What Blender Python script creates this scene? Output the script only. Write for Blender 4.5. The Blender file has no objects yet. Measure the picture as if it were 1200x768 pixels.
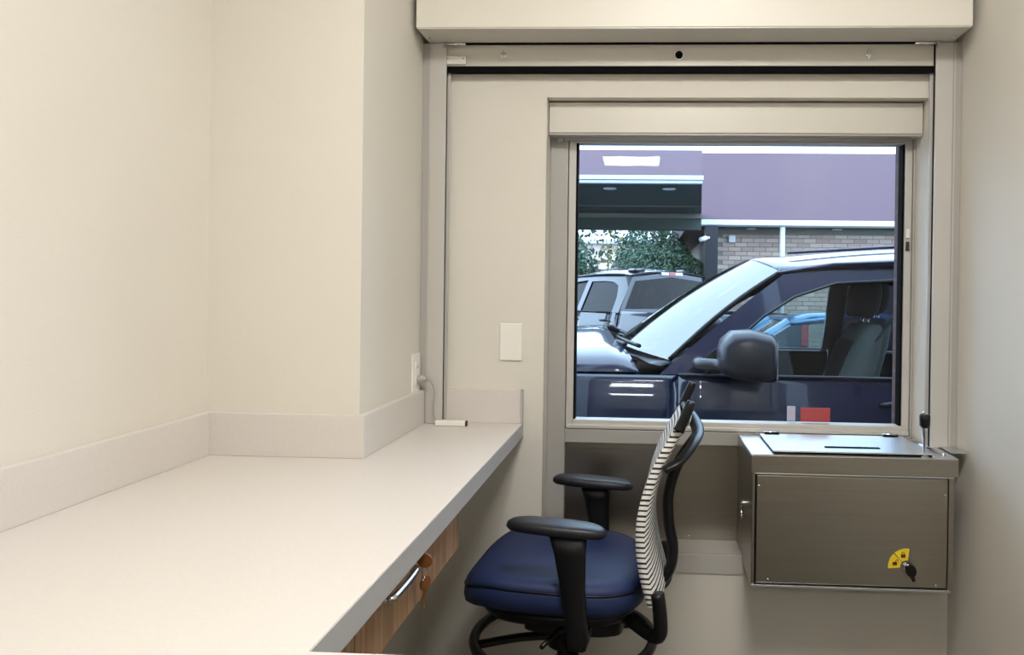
import bpy, bmesh, math, random
from mathutils import Vector, Matrix

# ------------------------------------------------------------------ camera, sky, exposure
scene = bpy.context.scene
C = scene.collection
random.seed(7)

EYE = 1.31
PITCH, ROLL, YAW = -0.0044, -0.0137, -0.0481
fwd = Vector((math.sin(YAW) * math.cos(PITCH), math.cos(YAW) * math.cos(PITCH), math.sin(PITCH)))
rgt = Vector((math.cos(YAW), -math.sin(YAW), 0.0))
dwn = fwd.cross(rgt)
r2 = rgt * math.cos(ROLL) + dwn * math.sin(ROLL)
d2 = -rgt * math.sin(ROLL) + dwn * math.cos(ROLL)
cam = bpy.data.cameras.new('camera')
cam_ob = bpy.data.objects.new('camera', cam)
C.objects.link(cam_ob)
M = Matrix((r2, -d2, -fwd)).transposed().to_4x4()
M.translation = Vector((0, 0, EYE))
cam_ob.matrix_world = M
cam.sensor_width = 36
cam.lens = 886.26 / 1200 * 36
cam.shift_x = (600 - 712.01) / 1200
cam.shift_y = (347.78 - 384) / 1200
cam.clip_start = 0.02
cam.clip_end = 300
scene.camera = cam_ob

SKY = 5.2
TROFFER = 38.5
world = bpy.data.worlds.new('overcast_sky')
scene.world = world
world.use_nodes = True
wn = world.node_tree.nodes
wl = world.node_tree.links
bg = wn['Background']
bg.inputs['Color'].default_value = (0.60, 0.80, 1.0, 1)
bg.inputs['Strength'].default_value = SKY

vs = scene.view_settings
vs.view_transform = 'Standard'
vs.look = 'None'
vs.gamma = 1
vs.use_curve_mapping = False
vs.exposure = 0.0

# ------------------------------------------------------------------ materials
def lin(c):
    return tuple(((v / 255) / 12.92 if v / 255 <= 0.04045 else ((v / 255 + 0.055) / 1.055) ** 2.4) for v in c) + (1,)

def mat(name, col, rough=0.5, metal=0.0, noise=0.0, scale=20.0, bump=0.0, bscale=200.0, coat=0.0, spec=0.5,
        stretch=None, emit=None, estr=1.0):
    m = bpy.data.materials.new(name)
    m.use_nodes = True
    nt = m.node_tree
    b = nt.nodes['Principled BSDF']
    c = lin(col) if max(col) > 1.0 else tuple(col) + (1,)
    b.inputs['Base Color'].default_value = c
    b.inputs['Roughness'].default_value = rough
    b.inputs['Metallic'].default_value = metal
    b.inputs['Coat Weight'].default_value = coat
    b.inputs['Coat Roughness'].default_value = 0.03
    b.inputs['Specular IOR Level'].default_value = spec
    if emit:
        b.inputs['Emission Color'].default_value = tuple(emit) + (1,)
        b.inputs['Emission Strength'].default_value = estr
    if noise or bump:
        tc = nt.nodes.new('ShaderNodeTexCoord')
        mp = nt.nodes.new('ShaderNodeMapping')
        nt.links.new(tc.outputs['Object'], mp.inputs['Vector'])
        if stretch:
            mp.inputs['Scale'].default_value = stretch
    if noise:
        n = nt.nodes.new('ShaderNodeTexNoise')
        n.inputs['Scale'].default_value = scale
        n.inputs['Detail'].default_value = 5
        nt.links.new(mp.outputs['Vector'], n.inputs['Vector'])
        mx = nt.nodes.new('ShaderNodeMix')
        mx.data_type = 'RGBA'
        mx.inputs['A'].default_value = tuple(v * (1 - noise) for v in c[:3]) + (1,)
        mx.inputs['B'].default_value = tuple(min(1, v * (1 + noise)) for v in c[:3]) + (1,)
        nt.links.new(n.outputs['Fac'], mx.inputs['Factor'])
        nt.links.new(mx.outputs['Result'], b.inputs['Base Color'])
    if bump:
        n2 = nt.nodes.new('ShaderNodeTexNoise')
        n2.inputs['Scale'].default_value = bscale
        n2.inputs['Detail'].default_value = 3
        nt.links.new(mp.outputs['Vector'], n2.inputs['Vector'])
        bp = nt.nodes.new('ShaderNodeBump')
        bp.inputs['Strength'].default_value = bump
        bp.inputs['Distance'].default_value = 0.002
        nt.links.new(n2.outputs['Fac'], bp.inputs['Height'])
        nt.links.new(bp.outputs['Normal'], b.inputs['Normal'])
    return m

def glass_mat(name, tint=(1, 1, 1), ior=1.3, rough=0.0):
    m = bpy.data.materials.new(name)
    m.use_nodes = True
    nt = m.node_tree
    for n in list(nt.nodes):
        nt.nodes.remove(n)
    out = nt.nodes.new('ShaderNodeOutputMaterial')
    mx = nt.nodes.new('ShaderNodeMixShader')
    tr = nt.nodes.new('ShaderNodeBsdfTransparent')
    gl = nt.nodes.new('ShaderNodeBsdfGlossy')
    fr = nt.nodes.new('ShaderNodeFresnel')
    tr.inputs['Color'].default_value = tuple(tint) + (1,)
    gl.inputs['Roughness'].default_value = rough
    fr.inputs['IOR'].default_value = ior
    nt.links.new(fr.outputs['Fac'], mx.inputs['Fac'])
    nt.links.new(tr.outputs['BSDF'], mx.inputs[1])
    nt.links.new(gl.outputs['BSDF'], mx.inputs[2])
    nt.links.new(mx.outputs['Shader'], out.inputs['Surface'])
    return m

def wood_mat(name):
    m = mat(name, (148, 112, 78), 0.45)
    nt = m.node_tree
    b = nt.nodes['Principled BSDF']
    tc = nt.nodes.new('ShaderNodeTexCoord')
    mp = nt.nodes.new('ShaderNodeMapping')
    mp.inputs['Scale'].default_value = (90, 90, 3)
    n = nt.nodes.new('ShaderNodeTexNoise')
    n.inputs['Scale'].default_value = 1.0
    n.inputs['Detail'].default_value = 8
    cr = nt.nodes.new('ShaderNodeValToRGB')
    cr.color_ramp.elements[0].position = 0.3
    cr.color_ramp.elements[0].color = lin((118, 84, 55))
    cr.color_ramp.elements[1].position = 0.7
    cr.color_ramp.elements[1].color = lin((182, 146, 108))
    nt.links.new(tc.outputs['Object'], mp.inputs['Vector'])
    nt.links.new(mp.outputs['Vector'], n.inputs['Vector'])
    nt.links.new(n.outputs['Fac'], cr.inputs['Fac'])
    nt.links.new(cr.outputs['Color'], b.inputs['Base Color'])
    return m

def stripe_mat(name):
    m = mat(name, (225, 222, 218), 0.8)
    nt = m.node_tree
    b = nt.nodes['Principled BSDF']
    tc = nt.nodes.new('ShaderNodeTexCoord')
    sp = nt.nodes.new('ShaderNodeSeparateXYZ')
    nt.links.new(tc.outputs['Object'], sp.inputs['Vector'])
    def frac(period, thr):
        a = nt.nodes.new('ShaderNodeMath'); a.operation = 'DIVIDE'; a.inputs[1].default_value = period
        f = nt.nodes.new('ShaderNodeMath'); f.operation = 'FRACT'
        g = nt.nodes.new('ShaderNodeMath'); g.operation = 'GREATER_THAN'; g.inputs[1].default_value = thr
        nt.links.new(sp.outputs['Z'], a.inputs[0]); nt.links.new(a.outputs[0], f.inputs[0]); nt.links.new(f.outputs[0], g.inputs[0])
        return g
    a = frac(0.0125, 0.66)
    c = frac(0.0375, 0.86)
    mxm = nt.nodes.new('ShaderNodeMath'); mxm.operation = 'MAXIMUM'
    nt.links.new(a.outputs[0], mxm.inputs[0]); nt.links.new(c.outputs[0], mxm.inputs[1])
    mx = nt.nodes.new('ShaderNodeMix'); mx.data_type = 'RGBA'
    mx.inputs['A'].default_value = lin((228, 226, 222)); mx.inputs['B'].default_value = lin((38, 36, 40))
    nt.links.new(mxm.outputs[0], mx.inputs['Factor'])
    nt.links.new(mx.outputs['Result'], b.inputs['Base Color'])
    return m

def random_tint_mat(name, c1, c2, rough=0.85, seed_scale=1.0):
    m = mat(name, c1, rough)
    nt = m.node_tree
    b = nt.nodes['Principled BSDF']
    oi = nt.nodes.new('ShaderNodeObjectInfo')
    cr = nt.nodes.new('ShaderNodeValToRGB')
    cr.color_ramp.elements[0].color = lin(c1)
    cr.color_ramp.elements[1].color = lin(c2)
    nt.links.new(oi.outputs['Random'], cr.inputs['Fac'])
    nt.links.new(cr.outputs['Color'], b.inputs['Base Color'])
    return m

def brick_pattern_mat(name, c1, c2, mortar, sx=4.6):
    m = mat(name, c1, 0.85)
    nt = m.node_tree
    b = nt.nodes['Principled BSDF']
    tc = nt.nodes.new('ShaderNodeTexCoord')
    sp = nt.nodes.new('ShaderNodeSeparateXYZ')
    cb = nt.nodes.new('ShaderNodeCombineXYZ')
    ad = nt.nodes.new('ShaderNodeMath'); ad.operation = 'ADD'
    nt.links.new(tc.outputs['Object'], sp.inputs['Vector'])
    nt.links.new(sp.outputs['X'], ad.inputs[0]); nt.links.new(sp.outputs['Y'], ad.inputs[1])
    nt.links.new(ad.outputs[0], cb.inputs['X']); nt.links.new(sp.outputs['Z'], cb.inputs['Y'])
    br = nt.nodes.new('ShaderNodeTexBrick')
    br.inputs['Scale'].default_value = 1
    br.inputs['Brick Width'].default_value = 0.21
    br.inputs['Row Height'].default_value = 0.076
    br.inputs['Mortar Size'].default_value = 0.006
    br.inputs['Color1'].default_value = lin(c1); br.inputs['Color2'].default_value = lin(c2)
    br.inputs['Mortar'].default_value = lin(mortar)
    nt.links.new(cb.outputs['Vector'], br.inputs['Vector'])
    nt.links.new(br.outputs['Color'], b.inputs['Base Color'])
    return m

M_ = {}
M_['wall'] = mat('wall_paint', (0.67, 0.635, 0.565), 0.75, noise=0.02, scale=3, bump=0.25, bscale=350)
M_['ceil'] = mat('ceiling_tile', (0.75, 0.74, 0.70), 0.9, noise=0.05, scale=60)
M_['floor'] = mat('vinyl_floor', (0.13, 0.115, 0.10), 0.4, noise=0.12, scale=8)
M_['lam'] = mat('laminate', (0.625, 0.585, 0.545), 0.38, noise=0.06, scale=180, bump=0.05, bscale=400)
M_['lam_edge'] = mat('laminate_edge', (0.42, 0.41, 0.405), 0.4, noise=0.05, scale=180)
M_['wood'] = wood_mat('oak_laminate')
M_['carcass'] = mat('cabinet_board', (0.30, 0.27, 0.23), 0.6, noise=0.04)
M_['steel'] = mat('brushed_steel', (0.38, 0.35, 0.30), 0.28, 1.0, noise=0.10, scale=2.0, stretch=(2, 60, 60), bump=0.06, bscale=300)
M_['steel_lid'] = mat('bright_steel', (0.68, 0.70, 0.73), 0.34, 1.0, noise=0.06, scale=2.0, stretch=(2, 60, 60))
M_['alu'] = mat('painted_aluminium', (0.40, 0.385, 0.36), 0.42, 0.15, noise=0.03, scale=4)
M_['alu_light'] = mat('light_aluminium', (0.53, 0.51, 0.475), 0.38, 0.15, noise=0.03, scale=4)
M_['hood_paint'] = mat('cream_enamel', (0.74, 0.71, 0.63), 0.4, noise=0.01, scale=3)
M_['bar'] = mat('shutter_enamel', (0.60, 0.57, 0.51), 0.4, 0.1, noise=0.02, scale=4)
M_['gasket'] = mat('black_rubber', (0.004, 0.004, 0.004), 0.9, noise=0.1, spec=.1)
M_['black'] = mat('black_plastic', (0.005, 0.005, 0.006), 0.38, noise=0.1, scale=4, spec=.35)
M_['padblack'] = mat('arm_pad_urethane', (0.008, 0.009, 0.013), 0.42, bump=0.15, bscale=500)
M_['navy'] = mat('navy_upholstery', (0.009, 0.021, 0.085), 0.6, noise=0.12, scale=220, bump=0.3, bscale=700)
M_['stripe'] = stripe_mat('striped_knit')
M_['chrome'] = mat('chrome', (0.72, 0.72, 0.74), 0.15, 1.0, noise=0.02)
M_['plate'] = mat('ivory_plate', (0.80, 0.77, 0.71), 0.35, noise=0.01)
M_['dark'] = mat('dark_slot', (0.02, 0.02, 0.02), 0.6, noise=0.05)
M_['cable'] = mat('grey_cable', (0.36, 0.34, 0.30), 0.5, noise=0.05)
M_['brass'] = mat('copper_brown_key', (0.20, 0.075, 0.02), 0.4, 0.3, noise=0.1)
M_['yellow'] = mat('yellow_sticker', (0.85, 0.62, 0.02), 0.5, noise=0.04)
M_['maroon'] = mat('dark_red_print', (0.10, 0.015, 0.01), 0.5, noise=0.04)
M_['red'] = mat('red_sticker', (0.36, 0.05, 0.055), 0.5, noise=0.04)
M_['greyst'] = mat('grey_sticker', (0.42, 0.42, 0.52), 0.5, noise=0.04)
M_['pane'] = glass_mat('window_glass', (0.93, 0.96, 1.0), 1.27)
M_['diff'] = mat('lamp_diffuser', (0.9, 0.9, 0.9), 0.5, noise=0.001, emit=(1.0, 0.975, 0.935), estr=TROFFER)
M_['white'] = mat('white_enamel', (0.80, 0.80, 0.80), 0.4, noise=0.02)
# outside
M_['paint'] = mat('navy_car_paint', (0.004, 0.010, 0.040), 0.3, 0.0, coat=1.0, noise=0.05, scale=2)
M_['paint2'] = mat('midnight_car_paint', (0.010, 0.016, 0.036), 0.3, 0.0, coat=1.0, noise=0.05, scale=2)
M_['paint3'] = mat('blue_car_paint', (0.10, 0.22, 0.36), 0.3, 0.4, coat=1.0, noise=0.05, scale=2)
M_['trim'] = mat('textured_black_trim', (0.014, 0.016, 0.022), 0.35, noise=0.1, scale=4)
M_['wind'] = glass_mat('windshield_glass', (0.35, 0.42, 0.45), 3.0)
M_['carglass'] = glass_mat('side_glass', (0.66, 0.74, 0.74), 1.35)
M_['darkglass'] = glass_mat('privacy_glass', (0.05, 0.055, 0.08), 1.3)
M_['seat'] = mat('grey_seat_cloth', (0.34, 0.36, 0.35), 0.8, noise=0.1, scale=120)
M_['seat2'] = mat('charcoal_seat_cloth', (0.03, 0.03, 0.035), 0.8, noise=0.1, scale=120)
M_['tyre'] = mat('tyre_rubber', (0.015, 0.015, 0.016), 0.8, bump=0.4, bscale=60)
M_['rim'] = mat('alloy', (0.5, 0.5, 0.52), 0.25, 1.0, noise=0.03)
M_['lens_red'] = mat('red_lens', (0.55, 0.01, 0.02), 0.15, coat=1.0, noise=0.05)
M_['lens_clear'] = mat('clear_lens', (0.8, 0.8, 0.82), 0.1, coat=1.0, noise=0.02)
M_['shingle'] = mat('plum_shingles', (0.092, 0.049, 0.064), 0.9, noise=0.25, scale=14, bump=0.4, bscale=25, stretch=(1.2, 1, 4))
M_['gutter'] = mat('white_gutter', (0.62, 0.64, 0.66), 0.4, noise=0.03)
M_['soffit'] = mat('dark_green_soffit', (0.040, 0.062, 0.055), 0.7, noise=0.08, scale=6)
M_['beige_trim'] = mat('olive_beam', (0.17, 0.17, 0.13), 0.6, noise=0.06)
M_['brick'] = random_tint_mat('tan_brick', (172, 147, 132), (208, 186, 170))
M_['mortar'] = mat('mortar', (0.26, 0.23, 0.21), 0.9, noise=0.1, scale=40)
M_['brick_wall'] = brick_pattern_mat('brick_cladding', (74, 48, 40), (88, 58, 48), (80, 70, 64))
M_['asphalt'] = mat('asphalt', (0.055, 0.055, 0.06), 0.9, noise=0.3, scale=30, bump=0.4, bscale=150)
M_['leaf'] = mat('holly_leaf', (0.045, 0.115, 0.065), 0.5, noise=0.5, scale=9)
M_['leaf2'] = mat('oak_leaf', (0.15, 0.16, 0.06), 0.6, noise=0.5, scale=6)
M_['leaf3'] = mat('pine_leaf', (0.035, 0.075, 0.04), 0.6, noise=0.5, scale=6)
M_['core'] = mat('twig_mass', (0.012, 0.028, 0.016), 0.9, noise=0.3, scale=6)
M_['bark'] = mat('bark', (0.09, 0.065, 0.05), 0.9, noise=0.3, scale=12)
M_['pale'] = mat('pale_render', (0.62, 0.52, 0.46), 0.8, noise=0.05)
M_['terracotta'] = mat('terracotta', (0.50, 0.12, 0.06), 0.8, noise=0.15, scale=12)

# ------------------------------------------------------------------ helpers
def link(name, me, m=None, parent=None, smooth=False, bevel=0.0, seg=2):
    o = bpy.data.objects.new(name, me)
    C.objects.link(o)
    if m is not None:
        me.materials.append(M_[m] if isinstance(m, str) else m)
    if parent is not None:
        o.parent = parent
    if smooth:
        for p in me.polygons:
            p.use_smooth = True
    if bevel:
        b = o.modifiers.new('bevel', 'BEVEL')
        b.width = bevel
        b.segments = seg
        b.limit_method = 'ANGLE'
    return o

def from_bm(name, bm, m, parent=None, smooth=False, bevel=0.0, seg=2):
    bmesh.ops.recalc_face_normals(bm, faces=bm.faces)
    me = bpy.data.meshes.new(name)
    bm.to_mesh(me)
    bm.free()
    return link(name, me, m, parent, smooth, bevel, seg)

def from_vf(name, v, f, m, parent=None, smooth=False, bevel=0.0, recalc=True):
    bm = bmesh.new()
    vs_ = [bm.verts.new(p) for p in v]
    for q in f:
        try:
            bm.faces.new([vs_[i] for i in q])
        except ValueError:
            pass
    if not recalc:
        me = bpy.data.meshes.new(name); bm.to_mesh(me); bm.free()
        return link(name, me, m, parent, smooth, bevel)
    return from_bm(name, bm, m, parent, smooth, bevel)

def abox(bm, x0, x1, y0, y1, z0, z1):
    v = [bm.verts.new((x, y, z)) for x in (x0, x1) for y in (y0, y1) for z in (z0, z1)]
    for q in ((0, 1, 3, 2), (4, 6, 7, 5), (0, 4, 5, 1), (2, 3, 7, 6), (0, 2, 6, 4), (1, 5, 7, 3)):
        bm.faces.new([v[i] for i in q])

def box(name, x0, x1, y0, y1, z0, z1, m, parent=None, bevel=0.0):
    bm = bmesh.new()
    abox(bm, x0, x1, y0, y1, z0, z1)
    return from_bm(name, bm, m, parent, bevel=bevel)

def boxes(name, lst, m, parent=None, bevel=0.0):
    bm = bmesh.new()
    for b in lst:
        abox(bm, *b)
    return from_bm(name, bm, m, parent, bevel=bevel)

def smooth_path(pts, n=6):
    pts = [Vector(p) for p in pts]
    if len(pts) < 3:
        return pts
    out = []
    P = [pts[0] * 2 - pts[1]] + pts + [pts[-1] * 2 - pts[-2]]
    for i in range(1, len(P) - 2):
        for k in range(n):
            t = k / n
            a, b, c, d = P[i - 1], P[i], P[i + 1], P[i + 2]
            out.append(0.5 * ((2 * b) + (c - a) * t + (2 * a - 5 * b + 4 * c - d) * t * t + (3 * b - a - 3 * c + d) * t ** 3))
    out.append(pts[-1])
    return out

def add_tube(bm, pts, r, k=10, closed=False, squash=None):
    """r: number or list; squash=(a,b): elliptic section scale"""
    pts = [Vector(p) for p in pts]
    n = len(pts)
    rs = r if isinstance(r, (list, tuple)) else [r] * n
    if len(rs) != n:
        rs = [rs[0] + (rs[-1] - rs[0]) * i / (n - 1) for i in range(n)]
    rings = []
    up = None
    for i in range(n):
        a = pts[(i - 1) % n] if (closed or i > 0) else pts[i]
        b = pts[(i + 1) % n] if (closed or i < n - 1) else pts[i]
        t = (b - a).normalized()
        if up is None:
            up = Vector((0, 0, 1)) if abs(t.z) < 0.9 else Vector((0, 1, 0))
        s = t.cross(up)
        if s.length < 1e-5:
            s = t.cross(Vector((1, 0, 0)))
        s.normalize()
        u = s.cross(t).normalized()
        up = u
        sa, sb = squash if squash else (1, 1)
        rings.append([bm.verts.new(pts[i] + s * (math.cos(2 * math.pi * j / k) * rs[i] * sa) + u * (math.sin(2 * math.pi * j / k) * rs[i] * sb)) for j in range(k)])
    m = n if closed else n - 1
    for i in range(m):
        A, B = rings[i], rings[(i + 1) % n]
        for j in range(k):
            bm.faces.new((A[j], A[(j + 1) % k], B[(j + 1) % k], B[j]))
    if not closed:
        bm.faces.new(rings[0][::-1])
        bm.faces.new(rings[-1])

def tube(name, pts, r, m, parent=None, k=10, closed=False, squash=None):
    bm = bmesh.new()
    add_tube(bm, pts, r, k, closed, squash)
    return from_bm(name, bm, m, parent, smooth=True)

def lathe(name, prof, m, parent=None, k=24, origin=(0, 0, 0), axis='Z', smooth=True):
    """prof: (radius, height)"""
    bm = bmesh.new()
    O = Vector(origin)
    rings = []
    for r, h in prof:
        ring = []
        for j in range(k):
            a = 2 * math.pi * j / k
            c, s = math.cos(a) * max(r, 1e-5), math.sin(a) * max(r, 1e-5)
            p = {'Z': (c, s, h), 'Y': (c, h, s), 'X': (h, c, s)}[axis]
            ring.append(bm.verts.new(O + Vector(p)))
        rings.append(ring)
    for A, B in zip(rings, rings[1:]):
        for j in range(k):
            bm.faces.new((A[j], A[(j + 1) % k], B[(j + 1) % k], B[j]))
    bm.faces.new(rings[0]); bm.faces.new(rings[-1])
    o = from_bm(name, bm, m, parent, smooth=smooth)
    if smooth:
        es = o.modifiers.new('edges', 'EDGE_SPLIT'); es.split_angle = math.radians(40)
    return o

def prism(name, poly, axis, h0, h1, m, parent=None, bevel=0.0):
    """extrude a 2D polygon along an axis: 'X' -> poly is (y,z), 'Y' -> (x,z), 'Z' -> (x,y)"""
    bm = bmesh.new()
    f = {'X': lambda p, h: (h, p[0], p[1]), 'Y': lambda p, h: (p[0], h, p[1]), 'Z': lambda p, h: (p[0], p[1], h)}[axis]
    A = [bm.verts.new(f(p, h0)) for p in poly]
    B = [bm.verts.new(f(p, h1)) for p in poly]
    n = len(poly)
    bm.faces.new(A); bm.faces.new(B[::-1])
    for i in range(n):
        bm.faces.new((A[i], A[(i + 1) % n], B[(i + 1) % n], B[i]))
    return from_bm(name, bm, m, parent, bevel=bevel)

def grid(name, rows, m, parent=None, smooth=True, thick=0.0, closed=False):
    n = len(rows[0])
    v = [p for r in rows for p in r]
    f = []
    for i in range(len(rows) - 1):
        for j in range(n - 1 if not closed else n):
            f.append((i * n + j, i * n + (j + 1) % n, (i + 1) * n + (j + 1) % n, (i + 1) * n + j))
    o = from_vf(name, v, f, m, parent, smooth)
    if thick:
        s = o.modifiers.new('solid', 'SOLIDIFY'); s.thickness = thick; s.offset = 0
    return o

def empty(name, loc=(0, 0, 0), rz=0.0):
    o = bpy.data.objects.new(name, None)
    C.objects.link(o)
    o.location = loc
    o.rotation_euler = (0, 0, rz)
    o.empty_display_size = 0.1
    return o

def tag(o, label, cat, group=None, kind=None):
    o['label'] = label
    o['category'] = cat
    if group: o['group'] = group
    if kind: o['kind'] = kind
    return o

def struct(o, label, cat):
    return tag(o, label, cat, kind='structure')

# ------------------------------------------------------------------ room shell
XL, XR, Y0, YB, CEIL = -1.05, 0.917, 2.30, -4.6, 2.71
XP, YP = -0.675, 1.775          # bump-out in the far left corner
struct(box('floor', XL - .15, XR + .15, YB - .1, 2.52, -.1, 0, 'floor'), 'brown grey vinyl floor under the desk and stool', 'floor')
struct(box('ceiling', XL - .15, XR + .15, YB - .1, 2.52, CEIL, CEIL + .1, 'ceil'), 'white ceiling above the small service room', 'ceiling')
struct(box('wall_left', XL - .12, XL, YB, 2.3, 0, CEIL, 'wall'), 'bright cream wall at the left above the worktop', 'wall')
struct(box('wall_right', XR, XR + .12, YB, 2.3, 0, CEIL, 'wall'), 'beige wall at the right beside the steel drawer box', 'wall')
struct(box('wall_back', XL - .12, XR + .12, YB - .1, YB, 0, CEIL, 'wall'), 'beige wall behind the viewer', 'wall')
struct(box('wall_column', XL, XP, YP, 2.3, 0, CEIL, 'wall'), 'cream wall bump-out in the corner with the outlet on its side', 'wall')
RX0, RX1, RZ0, RZ1 = -.304, .842, .523, 1.906      # opening in the far wall
struct(boxes('wall_far', [(XL - .12, RX0, Y0, 2.5, 0, CEIL), (RX1, XR + .12, Y0, 2.5, 0, CEIL),
                          (RX0, RX1, Y0, 2.5, RZ1, CEIL), (RX0, RX1, Y0, 2.5, 0, RZ0 - .002)], 'wall'),
       'beige wall around the service window', 'wall')
struct(box('trim_1', RX0 - .0, RX1, Y0 - .004, Y0, RZ0 - .057, RZ0, 'alu_light'), 'pale strip under the steel panel below the window', 'trim')
# outside face of this building
struct(boxes('wall_outside', [(-6, RX0, 2.5, 2.6, -.34, 3.2), (RX1, 7, 2.5, 2.6, -.34, 3.2),
                              (RX0, RX1, 2.5, 2.6, RZ1, 3.2), (RX0, RX1, 2.5, 2.6, -.34, RZ0)], 'brick_wall'),
       'brick outer wall around the service window', 'wall')
struct(boxes('trim_2', [(RX1 + .03, RX1 + .15, 2.6, 2.66, -.34, 3.2), (RX0 - .15, RX0 - .03, 2.6, 2.66, -.34, 3.2)], 'white'),
       'white outer boards beside the service window', 'trim')

# ------------------------------------------------------------------ service window
w = empty('window_1', (0, 0, 0))
struct(w, 'aluminium service window looking out on a dark pickup', 'window')
FY0, FY1 = 2.405, 2.47
GX0, GX1, GZ0, GZ1 = -.222, .812, .905, 1.790
box('side_jamb', RX0, -.247, FY0, FY1, RZ0 + .004, RZ1, 'alu', w, .002)
box('side_jamb', .835, RX1, FY0, FY1, RZ0 + .004, RZ1, 'alu', w, .002)
box('head_rail', -.247, .835, FY0, FY1, 1.800, RZ1, 'alu', w, .002)
box('middle_rail', -.247, .835, FY0, FY1, .832, .876, 'alu', w, .002)
boxes('sash', [(-.245, GX0, FY0 + .006, FY1 - .008, .876, 1.80), (GX1, .834, FY0 + .006, FY1 - .008, .876, 1.80),
               (GX0, GX1, FY0 + .006, FY1 - .008, GZ1, 1.80), (GX0, GX1, FY0 + .006, FY1 - .008, .876, GZ0)], 'alu_light', w, .002)
boxes('glazing_bead', [(GX0, GX0 + .006, FY0 + .014, FY1 - .012, GZ0, GZ1), (GX1 - .006, GX1, FY0 + .014, FY1 - .012, GZ0, GZ1)], 'gasket', w)
box('sill_bead', GX0 - .02, GX1 + .02, FY0 - .004, FY0 + .008, .878, .890, 'alu_light', w, .002)
pane = box('glass', GX0, GX1, 2.444, 2.450, GZ0, GZ1, 'pane', w)
box('steel_panel', -.247, .835, 2.425, 2.435, RZ0 + .003, .832, 'steel', w)
box('panel_lip', -.247, .835, 2.418, 2.425, .812, .832, 'steel', w, .001)
box('bottom_ledge', RX0, RX1, Y0, 2.425, RZ0 - .002, RZ0 + .003, 'alu', w)
lathe('screw', [(.004, 0), (.004, -.002), (.002, -.0035)], 'chrome', w, 10, (.153, 2.425, .536), 'Y')
for zz in (1.51, 1.47):
    box('latch_plate', .816, .826, FY0, FY0 + .006, zz - .014, zz + .014, 'plate' if zz > 1.5 else 'dark', w, .001)
tag(box('window_sticker', .505, .598, 2.4405, 2.4438, .909, .953, 'red'), 'red rectangular sticker at the bottom of the window glass', 'sticker')
tag(box('window_sticker', .462, .488, 2.4405, 2.4438, .910, .957, 'greyst'), 'narrow grey sticker on the glass beside the red one', 'sticker')

# roller shade cassette in the top of the recess
t = empty('shade_cassette', (.27, 2.34, 1.807))
tag(t, 'beige shade cassette across the top of the window recess', 'window shade')
box('cover', -.572, .568, 0, .064, 0, .094, 'bar', t, .002)
box('under_lip', -.572, .568, .004, .05, -.006, 0, 'alu', t)
box('end_bracket', -.548, -.532, .04, .064, -.018, -.004, 'alu', t)
tube('roller', [(-.53, .05, -.004), (.55, .05, -.004)], .011, 'alu', t, 12)

# ------------------------------------------------------------------ counter shutter: guides, bar, hood
GY = 2.252
def guide(label, x_in, x_out, z0, side):
    t = empty('shutter_guide', ((x_in + x_out) / 2, GY, z0))
    tag(t, label, 'shutter guide', 'shutter guides beside the window')
    s = 1 if x_out < x_in else -1          # towards the opening
    h = 2.055 - z0
    cx = (x_in + x_out) / 2
    a, b = x_out - cx, x_in - cx
    lo, hi = min(a, b), max(a, b)
    box('front_flange', lo, hi, 0, .006, 0, h, 'alu', t, .001)
    m1 = a + (b - a) * .30
    box('groove_strip', min(m1, m1 + .004), max(m1, m1 + .004), -.0015, .001, 0, h, 'alu_light', t)
    m2 = a + (b - a) * .36
    box('cover_strip', min(m2, b), max(m2, b), -.003, .001, 0, h, 'alu_light', t, .0008)
    box('outer_web', min(a, a + s * .006), max(a, a + s * .006), .006, Y0 - GY, 0, h, 'alu', t)
    box('slot_liner', min(b - s * .012, b - s * .002), max(b - s * .012, b - s * .002), .006, .022, 0, h, 'gasket', t)
    box('rear_flange', min(b - s * .01, b + s * .006), max(b - s * .01, b + s * .006), .024, .034, 0, h, 'alu_light', t, .001)
    return t
guide('aluminium shutter guide at the left end above the worktop', -.603, -.6745, .911, 'l')
guide('aluminium shutter guide at the right end above the steel box', .841, .9165, .872, 'r')

t = empty('shutter_bottom_bar', (.117, 2.262, 1.990))
tag(t, 'beige shutter bottom bar with black rubber edge and round lock', 'shutter')
box('bar', -.722, .722, 0, .024, 0, .064, 'bar', t, .002)
box('rubber_edge', -.724, .724, .002, .022, -.018, 0, 'gasket', t)
lk = lathe('lock', [(.0145, 0), (.0145, -.004), (.012, -.006)], 'plate', t, 20, (-.023, 0, .031), 'Y')
lathe('keyhole', [(.0115, 0), (.0115, -.008), (.009, -.009)], 'gasket', lk, 20, (-.023, 0, .031), 'Y')
for px in (-.549, .532):
    s = lathe('bolt', [(.010, 0), (.010, -.002), (.006, -.004)], 'chrome', t, 12, (px, 0, .033), 'Y')
    box('bolt_wing', px - .003, px + .003, -.007, -.002, .018, .048, 'chrome', s, .001)
box('end_plate', -.722, -.662, -.008, 0, .004, .028, 'plate', t, .001)
for px in (-.716, -.670):
    lathe('screw', [(.003, -.008), (.003, -.0095)], 'chrome', t, 8, (px, 0, .020), 'Y')

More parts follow.
